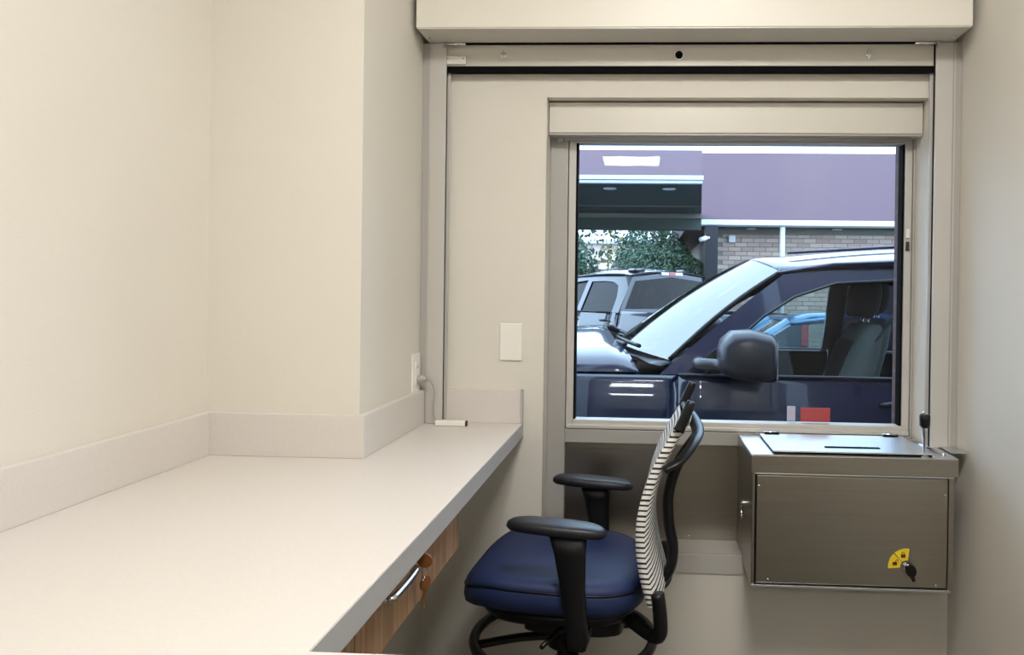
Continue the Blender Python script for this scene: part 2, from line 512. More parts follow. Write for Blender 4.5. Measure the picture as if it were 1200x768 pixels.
t = empty('shutter_hood', (.117, 2.127, 2.059))
tag(t, 'cream enamel shutter hood box above the window', 'shutter hood')
HW = .776
prism('casing', [(0, 0), (.173, 0), (.173, .30), (.06, .30), (0, .24)], 'X', -HW, HW, 'hood_paint', t, .002)
box('underside_plate', -HW + .004, HW - .004, .003, .120, -.003, 0, 'bar', t)
box('curtain_slot', -HW + .05, HW - .05, .124, .172, -.004, 0, 'gasket', t)
for s in (-1, 1):
    tube('spring_pin', [(s * (HW - .046), .118, -.008), (s * (HW - .115), .118, -.008)], .005, 'chrome', t, 8)
    lathe('screw', [(.004, 0), (.004, -.005), (.002, -.006)], 'chrome', t, 10, (s * (HW - .02), .07, -.003), 'Z')
    box('pin_bracket', s * (HW - .05) - .003, s * (HW - .05) + .003, .112, .126, -.02, 0, 'alu', t)

# ------------------------------------------------------------------ worktop with backsplashes
t = empty('worktop', (-.7, 1.2, .867))
tag(t, 'cream laminate worktop running along the left wall', 'worktop')
WX1 = -.365
YR = .817
ox, oy, oz = -.7, 1.2, .867
def wbox(n, x0, x1, y0, y1, z0, z1, m, bev=.0015):
    return box(n, x0 - ox, x1 - ox, y0 - oy, y1 - oy, z0 - oz, z1 - oz, m, t, bev)
poly = [(XL, -.2), (.5, -.2), (.5, YR), (WX1, YR), (WX1, Y0), (XP, Y0), (XP, YP), (XL, YP)]
prism('slab', [(a - ox, b - oy) for a, b in poly], 'Z', .002, .043, 'lam', t, .001)
wbox('front_edge_band', WX1, WX1 + .0015, YR, Y0 - .001, .868, .9085, 'lam_edge', 0)
TS = .018
wbox('backsplash', XL, XL + TS, -.2, YP - TS, .91, 1.012, 'lam')
wbox('backsplash', XL, XP + TS, YP - TS, YP, .91, 1.012, 'lam')
wbox('backsplash', XP, XP + TS, YP, GY - .001, .91, 1.012, 'lam')
wbox('backsplash', -.602, WX1, Y0 - TS, Y0, .91, 1.012, 'lam')
wbox('backsplash_end_cap', WX1 - .006, WX1 + .001, Y0 - TS - .001, Y0, .91, 1.012, 'lam_edge', 0)
wbox('support_panel', -1.04, -.45, -.19, -.16, 0, .867, 'carcass')
wbox('support_panel', .45, .475, -.18, YR - .04, 0, .867, 'carcass')

# drawer unit hung under the worktop
t = empty('drawer_unit', (-.40, 1.05, .755))
tag(t, 'oak drawer unit hung under the worktop with keys in its lock', 'drawer unit')
box('body', -.50, -.014, -.56, .555, .004, .111, 'carcass', t)
d = box('drawer_front', -.012, .006, -.02, .572, 0, .110, 'wood', t, .001)
box('drawer_front', -.012, .006, -.60, -.024, 0, .110, 'wood', t, .001)
HY0, HY1, HZ = .062, .192, .092
hp = smooth_path([(.006, HY0, HZ), (.022, HY0 + .002, HZ), (.031, HY0 + .014, HZ), (.031, HY1 - .014, HZ), (.022, HY1 - .002, HZ), (.006, HY1, HZ)], 5)
tube('handle', hp, .0055, 'chrome', d, 10)
lk = lathe('lock', [(.011, .006), (.011, .012), (.009, .014)], 'chrome', d, 18, (0, .226, .096), 'X')

def key(name, label, loc, rx, m='brass'):
    k = empty(name, loc)
    tag(k, label, 'key', 'keys of the drawer lock')
    k.rotation_euler = rx
    pts = [(math.cos(a) * .0125, math.sin(a) * .0135) for a in [i * math.pi / 8 for i in range(16)]]
    prism('head', [(a, b) for a, b in pts], 'Y', -.002, .002, m, k, .0008)
    prism('blade', [(-.003, -.013), (.003, -.013), (.003, -.030), (.0015, -.033), (.003, -.036), (.0015, -.040), (0, -.044), (-.003, -.040)], 'Y', -.001, .001, m, k)
    return k
k1 = key('drawer_key', 'brown headed key pushed into the drawer lock', (-.366, 1.268, .851), (0, math.radians(90), math.radians(0)))
k2 = key('drawer_key', 'brown headed key hanging below the drawer lock', (-.374, 1.300, .800), (0, math.radians(4), math.radians(62)))
tag(tube('key_ring', [(-.371 + .003 * math.cos(a), 1.285 + .014 * math.sin(a), .826 + .016 * math.cos(a)) for a in [i * math.pi / 8 for i in range(16)]], .0009, 'chrome', None, 6, True),
    'thin wire ring joining the two drawer keys', 'key ring')

# ------------------------------------------------------------------ wall plates, plug, cable
t = empty('blank_plate', (-.405, Y0, 1.157))
tag(t, 'blank ivory cover plate on the far wall left of the window', 'wall plate')
box('plate', -.035, .035, -.006, 0, -.057, .057, 'plate', t, .003)
for s in (-1, 1):
    lathe('screw', [(.0022, -.006), (.0022, -.0068)], 'plate', t, 8, (0, 0, s * .042), 'Y')
t = empty('wall_outlet', (XP, 2.208, 1.066))
tag(t, 'ivory power outlet on the side of the wall bump-out', 'outlet')
box('plate', 0, .006, -.036, .036, -.058, .058, 'plate', t, .002)
box('socket_face', .006, .009, -.017, .017, -.034, .034, 'plate', t, .001)
for zz in (.018,):
    for yy in (-.006, .006):
        box('slot', .0085, .0095, yy - .001, yy + .001, zz - .004, zz + .004, 'dark', t)
t = empty('power_plug', (XP + .009, 2.214, 1.047))
tag(t, 'grey plug in the outlet with a cable running down', 'plug')
lathe('plug_body', [(.013, 0), (.014, .008), (.010, .018), (.006, .026)], 'cable', t, 14, (0, 0, 0), 'X')
cp = smooth_path([(.024, 0, 0), (.036, .010, -.008), (.044, .018, -.040), (.040, .020, -.085), (.046, .020, -.120), (.066, .012, -.131), (.080, .006, -.129)], 8)
tube('cable', cp, .0022, 'cable', t, 8)
tag(box('cable_connector', -.612, -.522, 2.206, 2.224, .911, .927, 'plate', None, .002), 'small pale metal cable box at the foot of the shutter guide', 'connector')
bpy.data.objects['cable_connector'].name = 'cable_connector'
box('end_cap', -.522, -.518, 2.2065, 2.2235, .9115, .9265, 'dark', bpy.data.objects['cable_connector'])

# ------------------------------------------------------------------ steel transaction drawer box
t = empty('transaction_box', (.578, 2.1, .508))
tag(t, 'brushed steel transaction drawer box under the window', 'drawer box')
BX0, BX1 = -.276, .278
BH = .364
boxes('body', [(BX0 + .004, BX1 - .002, .014, .197, .0, .312), (BX0 + .004, .258, .197, .322, .020, .312)], 'steel', t, .001)
boxes('top_cover', [(BX0, BX1 + .006, 0, .197, .313, .361), (BX0, .258, .197, .304, .313, .361)], 'steel', t, .001)
boxes('top_plate', [(BX0 + .001, BX1 + .005, .001, .197, .361, BH), (BX0 + .001, .257, .197, .303, .361, BH)], 'steel_lid', t)
dr = box('front_door', BX0 + .016, BX1 - .020, .004, .014, .008, .306, 'steel', t, .002)
box('door_gap', BX0 + .010, BX1 - .014, .0125, .0138, .003, .311, 'gasket', t)
box('front_stile', BX0 + .004, BX0 + .012, .006, .014, 0, .312, 'steel', t, .001)
box('front_stile', BX1 - .017, BX1 - .002, .006, .014, 0, .312, 'steel', t, .001)
box('bottom_lip', BX0 + .004, BX1 - .012, .000, .014, -.003, .004, 'steel_lid', t, .001)
box('top_lip', BX0 + .012, BX1 - .004, .001, .014, .3085, .3125, 'steel_lid', t, .001)
for sx, sz in ((BX0 + .022, .276), (BX1 - .028, .262), (BX0 + .050, .018), (BX1 - .050, .016)):
    lathe('screw', [(.0035, .004), (.0035, .002), (.0015, .001)], 'chrome', dr, 10, (sx, 0, sz), 'Y')
ld = box('lid', BX0 + .062, BX1 - .058, .010, .262, BH + .006, BH + .010, 'steel_lid', t, .001)
box('lid_gap_shade', BX0 + .064, BX1 - .060, .014, .26, BH - .001, BH + .006, 'gasket', t)  # black filler under the lid, paints the shadow line along its raised edge
box('finger_slot', BX0 + .215, BX0 + .368, .060, .074, BH + .0095, BH + .0125, 'gasket', ld, .001)
for hx in (BX0 + .098, BX1 - .095):
    h_ = boxes('hinge', [(hx - .022, hx + .022, .252, .268, BH + .010, BH + .015)], 'gasket', ld, .001)
    tube('hinge_pin', [(hx - .024, .262, BH + .014), (hx + .024, .262, BH + .014)], .004, 'chrome', h_, 8)
tube('side_rod', [(BX1 - .050, .27, BH + .004), (BX1 - .022, .030, BH + .004)], .005, 'chrome', t, 8)
lv = lathe('side_latch', [(.008, BX0 + .004), (.008, BX0 - .004), (.005, BX0 - .006)], 'chrome', t, 12, (0, .16, .185), 'X')
tube('latch_lever', [(BX0 - .006, .16, .187), (BX0 - .008, .12, .150)], .003, 'chrome', lv, 8)
# lock sticker, padlock pictures and key on the door
kx, kz = .150, .064
def sector(a0, a1, r0=.018, r1=.050, n=8):
    o = [(kx + r1 * math.cos(math.radians(a0 + (a1 - a0) * i / n)), kz + r1 * math.sin(math.radians(a0 + (a1 - a0) * i / n))) for i in range(n + 1)]
    i_ = [(kx + r0 * math.cos(math.radians(a1 + (a0 - a1) * i / n)), kz + r0 * math.sin(math.radians(a1 + (a0 - a1) * i / n))) for i in range(n + 1)]
    return o + i_
for a0, a1, ac, op in ((82, 131, 107, False), (135, 186, 161, True)):
    st = prism('lock_sticker', sector(a0, a1), 'Y', .0030, .0042, 'yellow', dr)
    cx_, cz_ = kx + .034 * math.cos(math.radians(ac)), kz + .034 * math.sin(math.radians(ac))
    box('padlock_print', cx_ - .006, cx_ + .006, .0024, .0031, cz_ - .007, cz_ + .002, 'maroon', st)
    sh = .006 if op else 0
    arc = [(cx_ + sh + .004 * math.cos(a), .0028, cz_ + .002 + .006 * math.sin(a)) for a in [i * math.pi / 8 for i in range(9)]]
    tube('shackle_print', arc, .0009, 'maroon', st, 6)
lathe('lock', [(.010, .004), (.010, -.002), (.007, -.003)], 'chrome', dr, 16, (kx, 0, kz), 'Y')
t = empty('lock_key', (.578 + kx + .006, 2.093, .508 + kz))
tag(t, 'black headed key in the lock of the steel box', 'key')
t.rotation_euler = (0, math.radians(-14), 0)
prism('head', [(.014 * math.cos(a), .017 * math.sin(a) - .006) for a in [i * math.pi / 8 for i in range(16)]], 'Y', -.006, 0, 'black', t, .001)
prism('tab', [(-.006, -.018), (.006, -.018), (.005, -.036), (-.003, -.036)], 'Y', -.005, -.001, 'black', t, .001)
tube('blade', [(-.004, 0, .008), (-.004, .008, .008)], .004, 'chrome', t, 8)

t = empty('gooseneck_microphone', (.776, 2.118, .508 + BH))
tag(t, 'short microphone with black head on the steel box', 'microphone')
lathe('base', [(.012, 0), (.012, .003), (.006, .006)], 'chrome', t, 16)
lathe('stem', [(.0035, .003), (.0045, .02), (.005, .05), (.0075, .062), (.0075, .082)], 'chrome', t, 14)
lathe('head', [(.009, .080), (.014, .086), (.0145, .112), (.012, .117)], 'black', t, 18)
lathe('cap', [(.007, .117), (.007, .122), (.003, .125)], 'chrome', t, 14)
t = box('corner_bracket', .868, .912, 2.17, 2.25, .872, .876, 'steel_lid', None, .001)
tag(t, 'small bright steel bracket at the foot of the right shutter guide', 'bracket')

# ------------------------------------------------------------------ task stool
ch = empty('task_stool', (-.2, 2.0, 0), math.radians(-4))
tag(ch, 'navy drafting stool with striped back, black arms and foot ring', 'chair')
def slab(name, cx, cy, hx, hy, prof, m, parent, e=3.2, n=44, zf=None, smooth=True):
    """rounded pad: prof = list of (scale, z); zf(x,y) bends it"""
    rows = []
    for s, z in prof:
        row = []
        for i in range(n):
            a = 2 * math.pi * i / n
            c, q = math.cos(a), math.sin(a)
            x = cx + hx * s * math.copysign(abs(c) ** (2 / e), c)
            y = cy + hy * s * math.copysign(abs(q) ** (2 / e), q)
            row.append((x, y, z + (zf(x, y) if zf else 0)))
        rows.append(row)
    v = [p for r in rows for p in r]
    f = []
    for i in range(len(rows) - 1):
        for j in range(n):
            f.append((i * n + j, i * n + (j + 1) % n, (i + 1) * n + (j + 1) % n, (i + 1) * n + j))
    f.append(tuple(range(n)))
    f.append(tuple(range((len(rows) - 1) * n, len(rows) * n)))
    return from_vf(name, v, f, m, parent, smooth)
def seat_z(x, y):
    d = -.055 * max(0, (-.14 - x) / .10) ** 2 * .55 if x < -.14 else 0
    return d - .03 * (x + .03) + .010 * (y / .22) ** 2
st = slab('seat', -.012, 0, .235, .235, [(.80, .528), (.93, .534), (.985, .548), (1.0, .566), (.995, .582), (.985, .590)], 'navy', ch, zf=seat_z)
slab('seat_top_panel', -.012, 0, .235, .235, [(.985, .5885), (.99, .592), (.975, .602), (.93, .611), (.82, .616), (.6, .615), (.3, .612), (.05, .611)], 'navy', ch, zf=seat_z)
bm = bmesh.new()
pip = []
for i in range(60):
    a = 2 * math.pi * i / 60
    c, q = math.cos(a), math.sin(a)
    x = -.012 + .2325 * math.copysign(abs(c) ** (2 / 3.2), c)
    y = .2325 * math.copysign(abs(q) ** (2 / 3.2), q)
    pip.append((x, y, .590 + seat_z(x, y)))
add_tube(bm, pip, .0028, 6, True)
from_bm('piping', bm, 'black', st, True)
slab('seat_pan', .0, 0, .20, .20, [(.7, .500), (.95, .505), (1.0, .518), (1.0, .532)], 'black', ch)
# backrest
bprof = smooth_path([(.243, 0, .566), (.223, 0, .64), (.213, 0, .72), (.219, 0, .80), (.243, 0, .88), (.277, 0, .95), (.306, 0, .998)], 5)
def back_pt(s, p, off):
    y = .205 * s * (1 - .06 * abs(p.z - .76) / .2)
    return (p.x + .010 * (1 - s * s) + off, y, p.z)
rows = []
ns = 10
for p in bprof:
    front = [back_pt(-1 + 2 * j / ns, p, -.015 * (1 - .3 * ((-1 + 2 * j / ns) ** 8))) for j in range(ns + 1)]
    rear = [back_pt(1 - 2 * j / ns, p, .015 * (1 - .3 * ((1 - 2 * j / ns) ** 8))) for j in range(ns + 1)]
    rows.append(front + rear)
bk = grid('backrest', rows, 'stripe', ch, True, closed=True)
for sy in (-1, 1):
    y = sy * .196
    tube('back_upright', smooth_path([(.300, y, .988), (.312, y, 1.015), (.330, y, 1.058)], 5), [.014, .013, .012, .012, .012, .012, .012, .012, .012, .011, .011], 'black', ch, 10, squash=(1.0, .8))
    tube('lower_bracket', smooth_path([(.255, sy * .19, .60), (.262, sy * .19, .55), (.262, sy * .185, .50), (.235, sy * .15, .485), (.16, sy * .08, .50)], 5), .017, 'black', ch, 10)
tube('top_rail', [(.306, -.19, .996), (.313, -.1, .996), (.316, 0, .996), (.313, .1, .996), (.306, .19, .996)], .010, 'black', ch, 8)
tube('back_yoke', smooth_path([(.266, -.20, .895), (.305, -.18, .915), (.338, -.09, .945), (.346, 0, .952), (.338, .09, .962), (.318, .17, .975), (.29, .20, .98)], 5), .013, 'black', ch, 10, squash=(1.3, .7))
tube('spine', smooth_path([(.345, 0, .945), (.296, 0, .87), (.272, 0, .79), (.274, 0, .71), (.286, 0, .645), (.274, 0, .585), (.225, 0, .540), (.10, 0, .515)], 6), .019, 'black', ch, 10, squash=(1.6, .75))
# arms
for sy in (-1, 1):
    y = sy * .222
    ax = .016 if sy < 0 else .042
    pad = slab('arm_pad', ax, y, .120, .042, [(.75, .728), (.95, .731), (1.0, .738), (.98, .747), (.9, .752), (.5, .754), (.05, .754)], 'padblack', ch, e=2.6, n=36,
               zf=lambda x, y: .014 - .055 * (x - ax) - .6 * max(0, abs(x - ax) - .05) ** 2)
    bm = bmesh.new()
    # tapered post: wide under the pad, leaning, then hooking below the seat
    sec = [(.046, .745, .046, .014), (.052, .70, .038, .014), (.060, .62, .030, .015), (.070, .54, .027, .016), (.074, .500, .026, .018), (.072, .478, .022, .016)]
    rings = []
    for (x, z, hx, hy) in sec:
        yo = y + sy * .018
        rings.append([bm.verts.new((x + hx * math.copysign(abs(math.cos(a)) ** .7, math.cos(a)), yo + hy * math.copysign(abs(math.sin(a)) ** .7, math.sin(a)), z)) for a in [2 * math.pi * i / 14 for i in range(14)]])
    for A, B in zip(rings, rings[1:]):
        for j in range(14):
            bm.faces.new((A[j], A[(j + 1) % 14], B[(j + 1) % 14], B[j]))
    bm.faces.new(rings[0]); bm.faces.new(rings[-1])
    from_bm('arm_post', bm, 'black', ch, True)
    tube('arm_bracket', smooth_path([(.072, y + sy * .016, .492), (.07, sy * .17, .488), (.06, sy * .06, .502)], 4), .019, 'black', ch, 8, squash=(1.4, .7))
slab('tilt_mechanism', .03, 0, .13, .075, [(.8, .425), (1.0, .435), (1.0, .495), (.95, .503)], 'black', ch, e=5, n=24)
for sy in (-1, 1):
    tube('lever', [(.02, sy * .06, .462), (-.02, sy * .20, .458)], .006, 'black', ch, 8)
lathe('gas_column', [(.030, .10), (.030, .30), (.026, .301), (.026, .34), (.018, .341), (.018, .43)], 'black', ch, 20)
RZ_, RR = .398, .236
rg = tube('foot_ring', [(RR * math.cos(2 * math.pi * i / 48), RR * math.sin(2 * math.pi * i / 48), RZ_) for i in range(48)], .0135, 'black', ch, 10, True)
lathe('ring_hub', [(.036, .372), (.044, .378), (.044, .418), (.034, .428)], 'black', ch, 20)
for a in (202, 118, 28, 290):
    a = math.radians(a)
    c, s = math.cos(a), math.sin(a)
    tube('ring_spoke', smooth_path([(.03 * c, .03 * s, .402), (.12 * c, .12 * s, .406), (RR * c, RR * s, RZ_)], 4), .012, 'black', ch, 8, squash=(1.3, .8))
lathe('base_hub', [(.035, .085), (.042, .09), (.042, .13), (.032, .14)], 'black', ch, 20)
for i in range(5):
    a = math.radians(18 + 72 * i)
    c, s = math.cos(a), math.sin(a)
    lg = tube('base_leg', smooth_path([(.03 * c, .03 * s, .112), (.15 * c, .15 * s, .100), (.25 * c, .25 * s, .078)], 4), [.022, .016], 'black', ch, 8)
    cs = lathe('caster', [(.006, -.022), (.022, -.022), (.026, -.018), (.026, -.004), (.010, -.003), (.010, .003), (.026, .004), (.026, .018), (.022, .022), (.006, .022)], 'black', lg, 18, (.25 * c, .25 * s, .027), 'Y')

# ------------------------------------------------------------------ ceiling lamps
for i, (lx, ly, hw, hl, lab) in enumerate([(.22, .62, .30, .30, 'square ceiling lamp panel nearest the window'),
                                   (-.15, -3.02, .29, .30, 'square ceiling lamp panel mirrored in the window glass')]):
    t = empty('ceiling_lamp', (lx, ly, CEIL))
    tag(t, lab, 'lamp', 'square ceiling lamps')
    boxes('frame', [(-hw - .02, -hw, -hl - .02, hl + .02, -.02, 0), (hw, hw + .02, -hl - .02, hl + .02, -.02, 0), (-hw, hw, -hl - .02, -hl, -.02, 0), (-hw, hw, hl, hl + .02, -.02, 0)], 'white', t)
    box('diffuser', -hw, hw, -hl, hl, -.012, -.004, 'diff', t)

# ------------------------------------------------------------------ outside
GZ = -.34
struct(box('ground', -40, 40, 2.6, 80, GZ - .1, GZ, 'asphalt'), 'grey asphalt of the drive lane and car park', 'ground')

def wheel(parent, x, y, z, r, w, side):
    prof = [(r * .62, -w / 2), (r * .93, -w / 2), (r, -w / 2 + .03), (r, w / 2 - .03), (r * .93, w / 2), (r * .62, w / 2)]
    wh = lathe('wheel', prof, 'tyre', parent, 28, (x, y, z), 'Y')
    lathe('rim', [(r * .1, side * w * .30), (r * .62, side * w * .36), (r * .62, side * w * .5), (r * .56, side * w * .5), (r * .54, side * w * .42), (r * .16, side * w * .40), (r * .14, side * w * .46)], 'rim', wh, 28, (x, y, z), 'Y')

def truck(name, label, loc, rz, paint, glass_side, with_interior=True):
    """crew cab pickup, nose along -X; local origin: near rocker line y=-1 is the driver's side, z=0 at the ground"""
    T = empty(name, loc, rz)
    tag(T, label, 'pickup')
    G = .34                                   # heights below are measured from the room floor; shift up to local
    def P(x, y, z): return (x, y, z + G)
    HWD = 1.0
    def half(z):
        if z <= .92:
            return HWD - .10 * max(0, (.15 - z) / .3) ** 1.5 - .035 * max(0, (z - .62) / .3) ** 2
        return .965 - (z - .92) * .46
    side_z = [-.02, .12, .3, .47, .62, .75, .84, .885, .92]
    def side_panel(nm, x0, x1, sy, zs=side_z, arch=None, n=10, crease=True):
        rows = []
        for i in range(n + 1):
            x = x0 + (x1 - x0) * i / n
            row = []
            for z in zs:
                y = half(z)
                if z > .7 and crease: y -= .006 * (1 if .84 < z < .9 else 0)
                if x < -1.0: y -= .16 * ((-1.0 - x) / .62) ** 2
                zz = z
                if arch:
                    dx = abs(x - arch[0])
                    if dx < arch[1]:
                        top = GZ + .42 + math.sqrt(max(0, arch[1] ** 2 - dx * dx)) * 1.0
                        zz = max(z, min(top, .70) + .0005 * zs.index(z))
                row.append(P(x, sy * y, zz))
            rows.append(row)
        o = grid(nm, rows, paint, T, True, .006)
        return o
    for sy in (-1, 1):
        f_ = side_panel('front_fender', -1.60, .160, sy, arch=(-.62, .46), n=26)
        dr_ = side_panel('front_door', .170, 1.33, sy)
        rd = side_panel('rear_door', 1.34, 2.28, sy, n=8)
        side_panel('cab_corner', 2.29, 2.50, sy, n=3)
        side_panel('bed_side', 2.54, 4.25, sy, zs=side_z[:-1] + [.95], arch=(3.25, .46), n=26)
        tube('belt_moulding', [P(.17, sy * .972, .925), P(1.33, sy * .972, .925)], .008, 'trim', dr_, 8)
        tube('belt_moulding', [P(1.34, sy * .972, .925), P(2.30, sy * .972, .93)], .008, 'trim', rd, 8)
        for d_, hx in ((dr_, 1.12), (rd, 2.08)):
            tube('door_handle', smooth_path([P(hx, sy * .985, .80), P(hx + .03, sy * 1.03, .81), P(hx + .14, sy * 1.03, .81), P(hx + .17, sy * .985, .80)], 4), .014, 'trim', d_, 8)
        # inner door trim
        box('door_trim', .2, 1.32, min(sy * .90, sy * .93), max(sy * .90, sy * .93), .2 + G, .915 + G, 'trim', dr_)
        # greenhouse frame, two window openings
        def gp(x, z, off=0): return P(x, sy * (half(z) + off), z)
        fo = [(.08, .925), (.22, 1.045), (.37, 1.165), (.53, 1.29), (.70, 1.415), (.95, 1.462), (1.36, 1.488), (1.36, .925)]
        fi = [(.30, .925), (.37, 1.01), (.47, 1.105), (.59, 1.205), (.75, 1.305), (.96, 1.375), (1.29, 1.398), (1.29, .925)]
        ro = [(1.36, .925), (1.36, 1.20), (1.36, 1.488), (1.8, 1.495), (2.2, 1.485), (2.50, 1.44), (2.50, 1.2), (2.50, .925)]
        ri = [(1.42, .925), (1.42, 1.20), (1.42, 1.385), (1.8, 1.39), (2.05, 1.375), (2.22, 1.32), (2.30, 1.15), (2.32, .925)]
        for nm, o_, i_ in (('door_frame', fo, fi), ('rear_door_frame', ro, ri)):
            v = [gp(*p) for p in o_] + [gp(*p) for p in i_] + [gp(p[0], p[1], -.03) for p in i_]
            k = len(o_)
            fcs = [(j, j + 1, k + j + 1, k + j) for j in range(k - 1)] + [(k + j, k + j + 1, 2 * k + j + 1, 2 * k + j) for j in range(k - 1)]
            from_vf(nm, v, fcs, paint, T, False)
        for nm, i_ in (('door_glass', fi), ('rear_door_glass', ri)):
            v = [gp(p[0], p[1], -.018) for p in i_]
            from_vf(nm, v, [tuple(range(len(v)))], glass_side if nm == 'door_glass' else 'darkglass', T)
        # dark window seal
        bm = bmesh.new()
        add_tube(bm, [gp(x, z, .004) for x, z in fi[:-1]], .007, 6)
        from_bm('window_seal', bm, 'trim', T, True)
        # mirror
        mr = empty('door_mirror'); mr.parent = T
        my = sy * 1.14
        rows = []
        for i, (xx, hy, zl, zh) in enumerate([(.340, .075, .985, 1.07), (.355, .125, .955, 1.11), (.40, .145, .935, 1.148), (.48, .150, .925, 1.155), (.56, .148, .92, 1.14), (.585, .142, .922, 1.13)]):
            ring = []
            for a in [2 * math.pi * j / 20 for j in range(20)]:
                c, s = math.cos(a), math.sin(a)
                yy = my + hy * math.copysign(abs(c) ** .55, c)
                zz = (zl + zh) / 2 + (zh - zl) / 2 * math.copysign(abs(s) ** .55, s)
                ring.append(P(xx, yy, zz))
            rows.append(ring)
        v = [p for r_ in rows for p in r_]
        fcs = [(i * 20 + j, i * 20 + (j + 1) % 20, (i + 1) * 20 + (j + 1) % 20, (i + 1) * 20 + j) for i in range(len(rows) - 1) for j in range(20)]
        fcs += [tuple(range(20)), tuple(range(100, 120))]
        from_vf('mirror_housing', v, fcs, 'trim', mr, True)
        tube('mirror_arm', smooth_path([P(.27, sy * .95, .985), P(.275, sy * 1.04, .985), P(.36, sy * 1.10, .985), P(.46, sy * 1.26, .99)], 4), .036, 'trim', mr, 10, squash=(1, .8))
        prism('mirror_sail', [(.20, .93 + G), (.39, .93 + G), (.47, 1.03 + G), (.36, 1.06 + G)], 'Y', min(sy * .93, sy * .955), max(sy * .93, sy * .955), 'trim', mr)
        box('mirror_face', .586, .590, my - .12, my + .12, .94 + G, 1.10 + G, 'chrome', mr)
        # lamps
        box('headlight', -1.63, -1.50, min(sy * .52, sy * .86), max(sy * .52, sy * .86), .62 + G, .80 + G, 'lens_clear', T, .02)
        box('tail_light', 4.20, 4.28, min(sy * .86, sy * .985), max(sy * .86, sy * .985), .52 + G, .90 + G, 'lens_red', T, .01)
        for wx in (-.62, 3.25):
            wheel(T, wx, sy * .86, .41, .41, .28, sy)
    # hood with a centre bulge
    rows = []
    for i in range(15):
        x = -1.60 + i * (1.60 - .02) / 14
        u = i / 14
        row = []
        for j in range(17):
            s = -1 + j / 8
            e = abs(s)
            edge = .945 + .012 * u
            z = edge + (.085 + .03 * u) * (1 - e ** 4) + .035 * (max(0, 1 - (e / .55) ** 4))
            if u < .25: z -= .30 * ((.25 - u) / .25) ** 2 * .5
            w_ = .962 - (.12 * ((-1.0 - x) / .6) ** 2 if x < -1.0 else 0)
            xx = x - (.20 * (1 - e * e) * max(0, u - .6) / .4 if u > .6 else 0)
            row.append(P(xx, s * w_, z - (.025 if e > .99 else 0)))
        rows.append(row)
    grid('hood', rows, paint, T, True, .008)
    # cowl and wipers
    rows = []
    for i in range(5):
        row = []
        for j in range(17):
            s = -1 + j / 8
            x0_ = -.02 - .20 * (1 - s * s)
            x1_ = -.16 + .30 * s * s + .06
            row.append(P(x0_ + (x1_ - x0_) * i / 4 - .01, s * .88, 1.0 + .02 * (1 - s * s) - .045 * math.sin(math.pi * i / 4)))
        rows.append(row)
    cw = grid('cowl', rows, 'trim', T, True, .006)
    for (y_, l_) in ((-.42, .62), (.20, .6)):
        wp = tube('wiper_arm', smooth_path([P(-.19, y_ - .02, 1.03), P(-.15, y_ - .14, 1.055), P(-.09, y_ - .30, 1.05)], 5), .010, 'black', T, 8)
        tube('wiper_blade', smooth_path([P(-.15, y_ + .16, 1.06), P(-.11, y_ - .1, 1.06), P(-.02, y_ - .34, 1.045)], 5), .011, 'black', wp, 8)
    # windshield
    rows = []
    for i in range(9):
        tt = i / 8
        row = []
        for j in range(17):
            s = -1 + j / 8
            b = Vector((-.16 + .29 * s * s, .86 * s, .985 + .045 * (1 - s * s)))
            tp = Vector((.60 + .10 * s * s, .70 * s, 1.435 + .085 * (1 - s * s)))
            p = b.lerp(tp, tt)
            p.z += .03 * math.sin(math.pi * tt)
            row.append(P(*p))
        rows.append(row)
    ws = grid('windshield', rows, 'wind', T, True)
    bm = bmesh.new()
    for s_ in (0, 16):
        add_tube(bm, [r_[s_] for r_ in rows], .014, 6)
    from_bm('windshield_trim', bm, 'black', ws, True)
    # roof
    rows = []
    for i in range(15):
        x = .60 + i * 1.88 / 14
        u = i / 14
        row = []
        for j in range(17):
            s = -1 + j / 8
            e = abs(s)
            xr = x + (.10 * s * s * (1 - u))
            z_edge = 1.43 + .062 * math.sin(min(1, u * 1.6) * math.pi / 2) - (.05 * max(0, u - .75) / .25)
            z = z_edge + (.085 + .015 * math.sin(math.pi * u)) * (1 - e ** 2.6)
            row.append(P(xr, s * (.715 + .01 * math.sin(math.pi * u)), z))
        rows.append(row)
    rf = grid('roof', rows, paint, T, True, .01)
    for s in (-1, 1):
        tube('roof_rib', [P(.78, s * .42, 1.545), P(1.5, s * .42, 1.592), P(2.35, s * .42, 1.56)], .010, paint, rf, 6)
        tube('drip_rail', [P(.68, s * .725, 1.425), P(.95, s * .732, 1.47), P(1.5, s * .735, 1.497), P(2.3, s * .73, 1.48)], .012, paint, rf, 6)
    # cab rear wall and window
    rows = [[P(2.50 + .03 * (1 - s * s), s * h, z) for s in [-1 + j / 4 for j in range(9)]] for h, z in ((.97, -.02), (.985, .5), (.955, .93))]
    grid('cab_rear_wall', rows, paint, T, True, .01)
    fo = [(-.955, .93), (-.72, 1.44), (0, 1.53), (.72, 1.44), (.955, .93), (0, .93)]
    fi = [(-.86, .98), (-.66, 1.385), (0, 1.455), (.66, 1.385), (.86, .98), (0, .98)]
    xb = lambda z: 2.52 - (z - .93) * .10
    v = [P(xb(z), y, z) for y, z in fo] + [P(xb(z), y, z) for y, z in fi]
    from_vf('rear_window_frame', v, [(j, (j + 1) % 6, 6 + (j + 1) % 6, 6 + j) for j in range(6)], paint, T)
    from_vf('rear_window', [P(xb(z) - .01, y, z) for y, z in fi], [tuple(range(6))], 'darkglass' if not with_interior else glass_side, T)
    br = box('brake_light', 2.455, 2.49, -.20, .20, 1.475 + G, 1.525 + G, 'lens_clear', T, .008)
    box('red_lens', 2.485, 2.496, -.06, .06, 1.478 + G, 1.522 + G, 'lens_red', br)
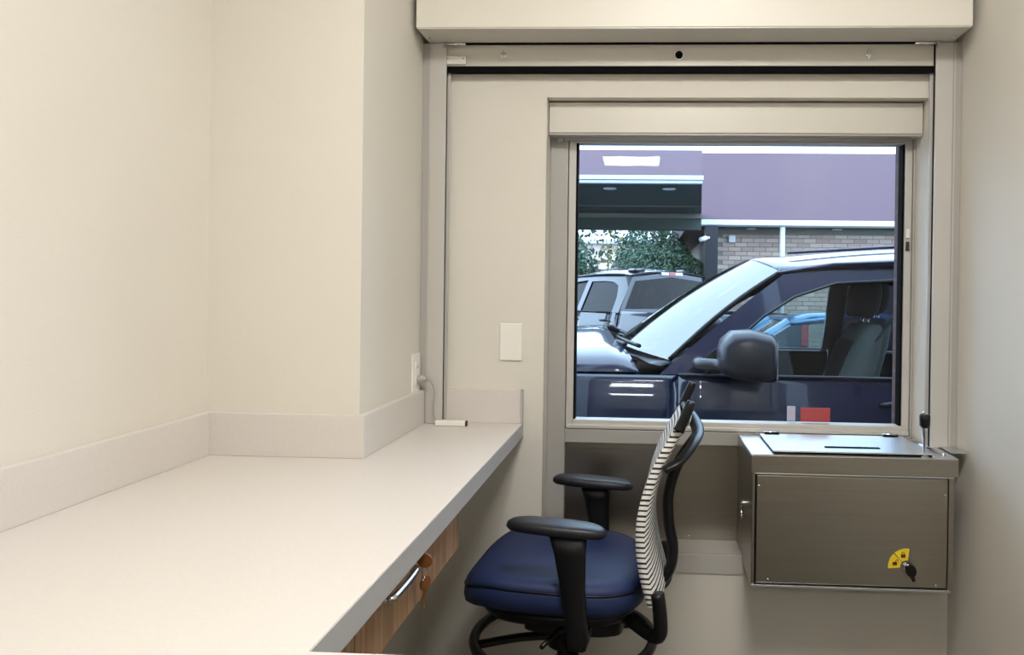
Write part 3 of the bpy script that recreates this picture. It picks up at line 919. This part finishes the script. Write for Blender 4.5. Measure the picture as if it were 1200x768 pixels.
    if not with_interior:
        for s in (-.45, .45):
            box('roof_lamp', 2.1, 2.3, s - .10, s + .10, 1.53 + G, 1.575 + G, paint, T, .02)
    # bed, tailgate, bumpers, grille
    box('bed_floor', 2.55, 4.24, -.90, .90, .28 + G, .32 + G, 'trim', T)
    box('bed_front', 2.55, 2.60, -.96, .96, .28 + G, .93 + G, paint, T)
    box('tailgate', 4.21, 4.27, -.86, .86, .34 + G, .95 + G, paint, T, .015)
    box('rear_bumper', 4.26, 4.42, -.95, .95, .12 + G, .30 + G, 'chrome', T, .03)
    box('front_bumper', -1.78, -1.58, -.86, .86, .12 + G, .42 + G, 'trim', T, .04)
    box('grille', -1.66, -1.58, -.50, .50, .48 + G, .84 + G, 'chrome', T, .03)
    box('chassis', -1.5, 4.2, -.62, .62, -.02 + G, .14 + G, 'trim', T)
    box('cab_floor', -.1, 2.48, -.90, .90, .14 + G, .18 + G, 'trim', T)
    # interior
    dash = slab('dashboard', .22, 0, .26, .88, [(.9, .55 + G), (1.0, .6 + G), (1.0, .86 + G), (.92, .92 + G), (.7, .945 + G)], 'trim', T, e=5, n=32)
    sw = tube('steering_wheel', [(.60 + .07 * math.cos(a), -.44 + .19 * math.sin(a), .86 + G + .175 * math.cos(a)) for a in [2 * math.pi * i / 28 for i in range(28)]], .016, 'black', T, 8, True)
    tube('steering_column', [(.35, -.44, .78 + G), (.60, -.44, .86 + G)], .035, 'black', sw, 10)
    if with_interior:
        for sy, back in ((-.47, 0), (.47, .34)):
            def sh(prof, nm, m, hw, par, e=1.0):
                rows = []
                for (x, z, th, wsc) in prof:
                    ring = []
                    for a in [2 * math.pi * j / 20 for j in range(20)]:
                        c, s = math.cos(a), math.sin(a)
                        ring.append((x + back + th * math.copysign(abs(c) ** .7, c), sy + hw * wsc * math.copysign(abs(s) ** .6, s), z + G))
                    rows.append(ring)
                v = [p for r_ in rows for p in r_]
                nn = len(rows)
                fcs = [(i * 20 + j, i * 20 + (j + 1) % 20, (i + 1) * 20 + (j + 1) % 20, (i + 1) * 20 + j) for i in range(nn - 1) for j in range(20)]
                fcs += [tuple(range(20)), tuple(range((nn - 1) * 20, nn * 20))]
                return from_vf(nm, v, fcs, m, par, True)
            sb = sh([(.98, .48, .09, .9), (1.02, .62, .10, 1.0), (1.08, .82, .095, 1.0), (1.14, 1.0, .085, .95), (1.18, 1.12, .07, .8), (1.195, 1.165, .045, .65)], 'seat', 'seat', .27, T)
            sh([(.965, .56, .06, .5), (1.01, .72, .06, .55), (1.06, .92, .055, .55), (1.11, 1.08, .05, .5)], 'seat_insert', 'seat2', .27, sb)
            sh([(.70, .42, .26, .9), (.72, .50, .28, 1.0), (.73, .56, .27, .98), (.74, .59, .22, .8)], 'seat_cushion', 'seat', .27, sb)
            sh([(1.16, 1.205, .05, .9), (1.17, 1.23, .07, 1.0), (1.185, 1.32, .075, 1.0), (1.195, 1.385, .06, .9), (1.20, 1.405, .03, .6)], 'headrest', 'seat2', .135, sb)
            for q in (-.05, .05):
                tube('headrest_post', [(1.19 + back, sy + q, 1.14 + G), (1.185 + back, sy + q, 1.22 + G)], .008, 'chrome', sb, 8)
        tube('seat_belt', smooth_path([(1.30, -.80, 1.30 + G), (1.22, -.72, 1.15 + G), (1.12, -.62, .95 + G), (1.05, -.55, .75 + G)], 5), .022, 'seat', T, 6, squash=(1, .15))
        slab('rear_bench', 1.95, 0, .22, .80, [(.9, .35 + G), (1, .4 + G), (1, .52 + G), (.9, .56 + G)], 'seat2', T, e=5, n=32)
        slab('rear_bench_back', 2.24, 0, .09, .80, [(.9, .45 + G), (1, .5 + G), (1, 1.0 + G), (.8, 1.06 + G)], 'seat2', T, e=5, n=32)
    return T

truck('pickup_truck', 'black pickup truck close outside the window, cab side on', (0, 4.6, GZ), 0, 'paint', 'carglass', True)
# parked pickup: its cab rear stands at the corner nearest to us
a = math.radians(-55)
c_, s_ = math.cos(a), math.sin(a)
lx, ly = 2.50, -.70
K = 1.07
truck('pickup_truck', 'dark blue parked pickup farther off under the canopy, seen from behind',
      (-.16 - K * (c_ * lx - s_ * ly), 11.7 - K * (s_ * lx + c_ * ly), GZ), a, 'paint2', 'darkglass', False).scale = (K, K, K)

def sedan(loc, rz):
    T = empty('parked_sedan', loc, rz)
    tag(T, 'light blue sedan parked behind, seen through the cab of the near pickup', 'car')
    prof = [(-2.2, .55), (-2.1, .72), (-1.3, .88), (-1.0, .92), (0, .95), (1.3, .98), (1.9, .98), (2.25, .88), (2.3, .6)]
    rows = []
    for x, z in prof:
        rows.append([(x, s * (.88 - (.12 if abs(x) > 2 else 0)), zz) for s, zz in ((-1, .25), (-1.02, .5), (-1, z - .08), (-.9, z), (-.4, z + .03), (.4, z + .03), (.9, z), (1, z - .08), (1.02, .5), (1, .25))])
    grid('body', rows, 'paint3', T, True, .01)
    rp = [(-.35, 1.36), (-.1, 1.43), (.4, 1.46), (.9, 1.42), (1.15, 1.36)]
    grid('roof', [[(x, s * .58, z + .03 * (1 - s * s)) for s in (-1, -.5, 0, .5, 1)] for x, z in rp], 'paint3', T, True, .02)
    for sy in (-1, 1):
        for nm, x0, x1 in (('front_pillar', -1.0, -.35), ('rear_pillar', 1.75, 1.15)):
            tube(nm, [(x0, sy * .80, .95), ((x0 + x1) / 2, sy * .71, 1.18), (x1, sy * .58, 1.37)], .05, 'paint3', T, 8)
        tube('middle_pillar', [(.35, sy * .82, .95), (.4, sy * .60, 1.44)], .03, 'trim', T, 8)
        tube('roof_rail', [(-.35, sy * .58, 1.36), (.4, sy * .585, 1.45), (1.15, sy * .58, 1.36)], .03, 'paint3', T, 8)
        from_vf('side_window', [(-.95, sy * .79, .96), (-.35, sy * .59, 1.35), (.4, sy * .595, 1.44), (1.12, sy * .59, 1.35), (1.68, sy * .79, .97)], [(0, 1, 2, 3, 4)], 'carglass', T)
        for wx in (-1.35, 1.4):
            wheel(T, wx, sy * .76, .32, .32, .2, sy)
    from_vf('front_window', [(-1.0, -.78, .95), (-.35, -.56, 1.37), (-.35, .56, 1.37), (-1.0, .78, .95)], [(0, 1, 2, 3)], 'wind', T)
    from_vf('back_window', [(1.75, -.78, .97), (1.15, -.56, 1.37), (1.15, .56, 1.37), (1.75, .78, .97)], [(0, 1, 2, 3)], 'darkglass', T)
    return T
sedan((1.85, 8.55, GZ), 0)

# ---- the building opposite
WY = 12.95
b = empty('brick_building', (1.2, WY, GZ))
tag(b, 'tan brick building opposite with plum shingle roof and covered entrance', 'building')
def bb(n, x0, x1, y0, y1, z0, z1, m, par=b, bev=0):
    return box(n, x0 - 1.2, x1 - 1.2, y0 - WY, y1 - WY, z0 - GZ, z1 - GZ, m, par, bev)
wall = bb('wall', 1.22, 14, WY + .012, 20, GZ, 2.46, 'mortar')
bw, bh, pit_x, pit_z = .198, .064, .21, .076
bm_ = bmesh.new(); abox(bm_, -bw / 2, bw / 2, 0, .03, 0, bh)
brick_me = bpy.data.meshes.new('brick'); bm_.to_mesh(brick_me); bm_.free(); brick_me.materials.append(M_['brick'])
rest = bmesh.new()
top = 2.44
for r_ in range(36):
    z = top - (r_ + 1) * pit_z
    if z < GZ: break
    for k in range(34):
        x = 1.32 + k * pit_x + (pit_x / 2 if r_ % 2 else 0)
        dy = random.uniform(-.003, .003)
        if r_ < 18 and k < 16:
            o = bpy.data.objects.new('brick', brick_me)
            C.objects.link(o); o.parent = wall
            o.location = (x - 1.2, dy, z - GZ)
        else:
            abox(rest, x - 1.2 - bw / 2, x - 1.2 + bw / 2, dy, .03, z - GZ, z - GZ + bh)
o = from_bm('brick_field', rest, 'brick', wall); o['kind'] = 'stuff'
bb('soffit', .86, 14, 12.62, WY + .05, 2.435, 2.46, 'soffit')
bb('frieze_board', 1.22, 14, WY - .03, WY + .02, 2.34, 2.435, 'beige_trim')
g_ = prism('gutter', [(12.48 - WY, 2.46 - GZ), (12.50 - WY, 2.545 - GZ), (12.64 - WY, 2.545 - GZ), (12.64 - WY, 2.44 - GZ), (12.52 - WY, 2.44 - GZ)], 'X', .82 - 1.2, 12.8, 'gutter', b, .006)
tube('downspout', [(2.26 - 1.2, 12.56 - WY, 2.44 - GZ), (2.26 - 1.2, 12.57 - WY, 1.6 - GZ), (2.26 - 1.2, 12.57 - WY, .02)], .045, 'gutter', b, 8)
# main roof plane and the roof of the covered entrance
prism('main_roof', [(12.5 - WY, 2.50 - GZ), (17.0 - WY, 4.48 - GZ), (21.5 - WY, 2.5 - GZ), (12.7 - WY, 2.47 - GZ)], 'X', .72 - 1.2, 12.8, 'shingle', b)
def skew(n, y0, y1, z0, z1, m, x_in=0.0):
    """canopy member from far left to the splayed right end of the canopy"""
    xr = lambda y: .665 + (y - 9.0) * .074 - x_in
    pts = [(-9.2, y0), (xr(y0) - 1.2, y0), (xr(y1) - 1.2, y1), (-9.2, y1)]
    bm = bmesh.new()
    A = [bm.verts.new((p[0], p[1] - WY, z0 - GZ)) for p in pts]; B = [bm.verts.new((p[0], p[1] - WY, z1 - GZ)) for p in pts]
    bm.faces.new(A); bm.faces.new(B)
    for i in range(4): bm.faces.new((A[i], A[(i + 1) % 4], B[(i + 1) % 4], B[i]))
    return from_bm(n, bm, m, b)
xe = lambda y: .665 + (y - 9.0) * .074 - 1.2
rv = []
for y, z in ((8.98, 2.695), (11.0, 3.40), (13.0, 2.66)):
    for x in (-9.2, xe(y)):
        for dz in (0, -.04):
            rv.append((x, y - WY, z + dz - GZ))
from_vf('canopy_roof', rv, [(0, 2, 6, 4), (4, 6, 10, 8), (1, 3, 7, 5), (5, 7, 11, 9), (0, 1, 3, 2), (8, 9, 11, 10), (0, 1, 5, 4), (4, 5, 9, 8), (2, 3, 7, 6), (6, 7, 11, 10)], 'shingle', b)
skew('canopy_fascia', 8.90, 8.99, 2.655, 2.705, 'gutter', -.02)
skew('canopy_drip_edge', 8.92, 9.02, 2.615, 2.65, 'gutter', -.01)
cs = skew('canopy_soffit', 9.02, 12.30, 2.62, 2.655, 'soffit')
skew('canopy_soffit_strip', 11.25, 11.33, 2.612, 2.62, 'beige_trim')
skew('canopy_beam', 12.35, 12.6, 2.36, 2.655, 'soffit')
skew('canopy_beam_cap', 12.30, 12.35, 2.545, 2.612, 'beige_trim')
for px, py, pz in ((-.44, 9.35, 2.62), (.29, 9.35, 2.62), (1.78, 12.78, 2.435), (3.2, 12.78, 2.435), (-2.4, 9.35, 2.62), (4.8, 12.78, 2.435)):
    dl = lathe('recessed_light', [(.035, 0), (.075, -.004), (.085, -.014), (.078, -.02), (.045, -.012), (.04, -.004)], 'white', b, 20, (px - 1.2, py - WY, pz - GZ), 'Z')
bb('corner_post', 1.0, 1.2, 12.5, 12.9, GZ, 2.46, 'trim')
cm = bb('camera_bracket', .97, 1.06, 12.40, 12.46, 2.22, 2.26, 'white', b, .01)
tube('camera_housing', [(.90 - 1.2, 12.36 - WY, 2.20 - GZ), (1.0 - 1.2, 12.42 - WY, 2.235 - GZ)], .04, 'white', cm, 10)
bb('wall_box', 1.42, 1.53, WY - .08, WY, 2.20, 2.32, 'white', b, .008)

# ---- planting and distance
def crown(name, parent, c, r, n, size, m, seed, lump=.16, low=-1.0):
    rnd = random.Random(seed)
    v, f = [], []
    bumps = [(Vector((rnd.gauss(0, 1), rnd.gauss(0, 1), rnd.gauss(0, 1))).normalized(), rnd.uniform(.5, 1)) for _ in range(26)]
    for i in range(n):
        d_ = Vector((rnd.gauss(0, 1), rnd.gauss(0, 1), rnd.gauss(0, 1))).normalized()
        if d_.z < low: d_.z = -d_.z
        k = 1.0
        for bd, ba in bumps:
            q = d_.dot(bd)
            if q > .8: k += lump * ba * (q - .8) / .2
        rr = k * (1 - .30 * rnd.random() ** 2.0)
        p = Vector((c[0] + d_.x * r[0] * rr, c[1] + d_.y * r[1] * rr, c[2] + d_.z * r[2] * rr))
        u = Vector((rnd.gauss(0, 1), rnd.gauss(0, 1), rnd.gauss(0, 1))).normalized()
        w_ = (d_ + Vector((rnd.gauss(0, .6), rnd.gauss(0, .6), rnd.gauss(0, .6)))).normalized()
        u = (u - w_ * u.dot(w_)).normalized()
        q = w_.cross(u)
        s = size * rnd.uniform(.6, 1.3)
        b0 = len(v)
        v += [tuple(p - u * s), tuple(p + q * s * .5), tuple(p + u * s), tuple(p - q * s * .5)]
        f.append((b0, b0 + 1, b0 + 2, b0 + 3))
    me = bpy.data.meshes.new(name); me.from_pydata(v, [], f)
    o = link(name, me, m, parent)
    o['kind'] = 'stuff'
    return o
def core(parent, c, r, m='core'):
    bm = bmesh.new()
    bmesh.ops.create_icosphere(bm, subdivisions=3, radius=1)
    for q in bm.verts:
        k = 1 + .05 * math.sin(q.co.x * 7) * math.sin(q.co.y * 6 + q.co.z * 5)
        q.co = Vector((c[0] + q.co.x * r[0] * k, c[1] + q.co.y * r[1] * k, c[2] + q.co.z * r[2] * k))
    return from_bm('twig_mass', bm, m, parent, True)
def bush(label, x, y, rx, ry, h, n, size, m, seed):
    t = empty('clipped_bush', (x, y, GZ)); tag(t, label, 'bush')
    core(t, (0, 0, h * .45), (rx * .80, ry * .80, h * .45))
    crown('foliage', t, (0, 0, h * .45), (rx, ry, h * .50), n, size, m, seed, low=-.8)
    tube('stem', [(0, 0, 0), (0, 0, h * .3)], .08, 'bark', t, 8)
bush('large rounded evergreen bush behind the parked pickup', .32, 16.0, 1.28, 1.1, 2.82, 26000, .036, 'leaf', 3)
bush('dark evergreen bush at the left edge of the window view', -1.75, 15.0, .85, .9, 2.95, 9000, .045, 'leaf', 5)
def tree(label, x, y, h, r, n, m, seed, size=.10):
    rnd = random.Random(seed)
    t = empty('garden_tree', (x, y, GZ)); tag(t, label, 'tree')
    tube('trunk', smooth_path([(0, 0, 0), (.05, 0, h * .3), (-.05, .05, h * .6), (0, 0, h * .85)], 4), [.16, .05], 'bark', t, 8)
    for i in range(7):
        a = i * 2.4
        z0 = h * (.28 + .07 * i)
        tube('branch', [(0, 0, z0), (r * .5 * math.cos(a), r * .5 * math.sin(a), z0 + h * .1), (r * .85 * math.cos(a), r * .85 * math.sin(a), z0 + h * .16)], [.05, .015], 'bark', t, 6)
    crown('foliage', t, (0, 0, h * .62), (r, r, h * .40), n, size, m, seed, .3)
tree('thin leaved tree behind the rounded bush', .55, 22.0, 4.6, 1.7, 1300, 'leaf2', 11)
tree('thin leaved tree showing beside the brick corner', 1.9, 25.0, 4.4, 1.6, 1200, 'leaf2', 12)
tree('dark leafy tree behind the bush at the left', -3.3, 22.0, 5.2, 1.5, 4500, 'leaf3', 13)
t = empty('distant_house', (-1.3, 42, GZ)); tag(t, 'pale house far off with a low red awning', 'house')
box('wall', -4, 4, 0, 5, 0, 4.4, 'pale', t)
box('roof', -4.2, 4.2, -.3, 5.2, 4.4, 4.6, 'gutter', t)
prism('awning', [(-1.0, 2.1), (0, 2.7), (0, 2.1)], 'X', -2.2, 1.2, 'terracotta', t)
for q in (-2.4, .2, 2.6):
    f_ = box('window', q - .5, q + .5, -.04, 0, 3.0, 4.0, 'white', t); box('pane', q - .42, q + .42, -.06, -.04, 3.08, 3.92, 'darkglass', f_)
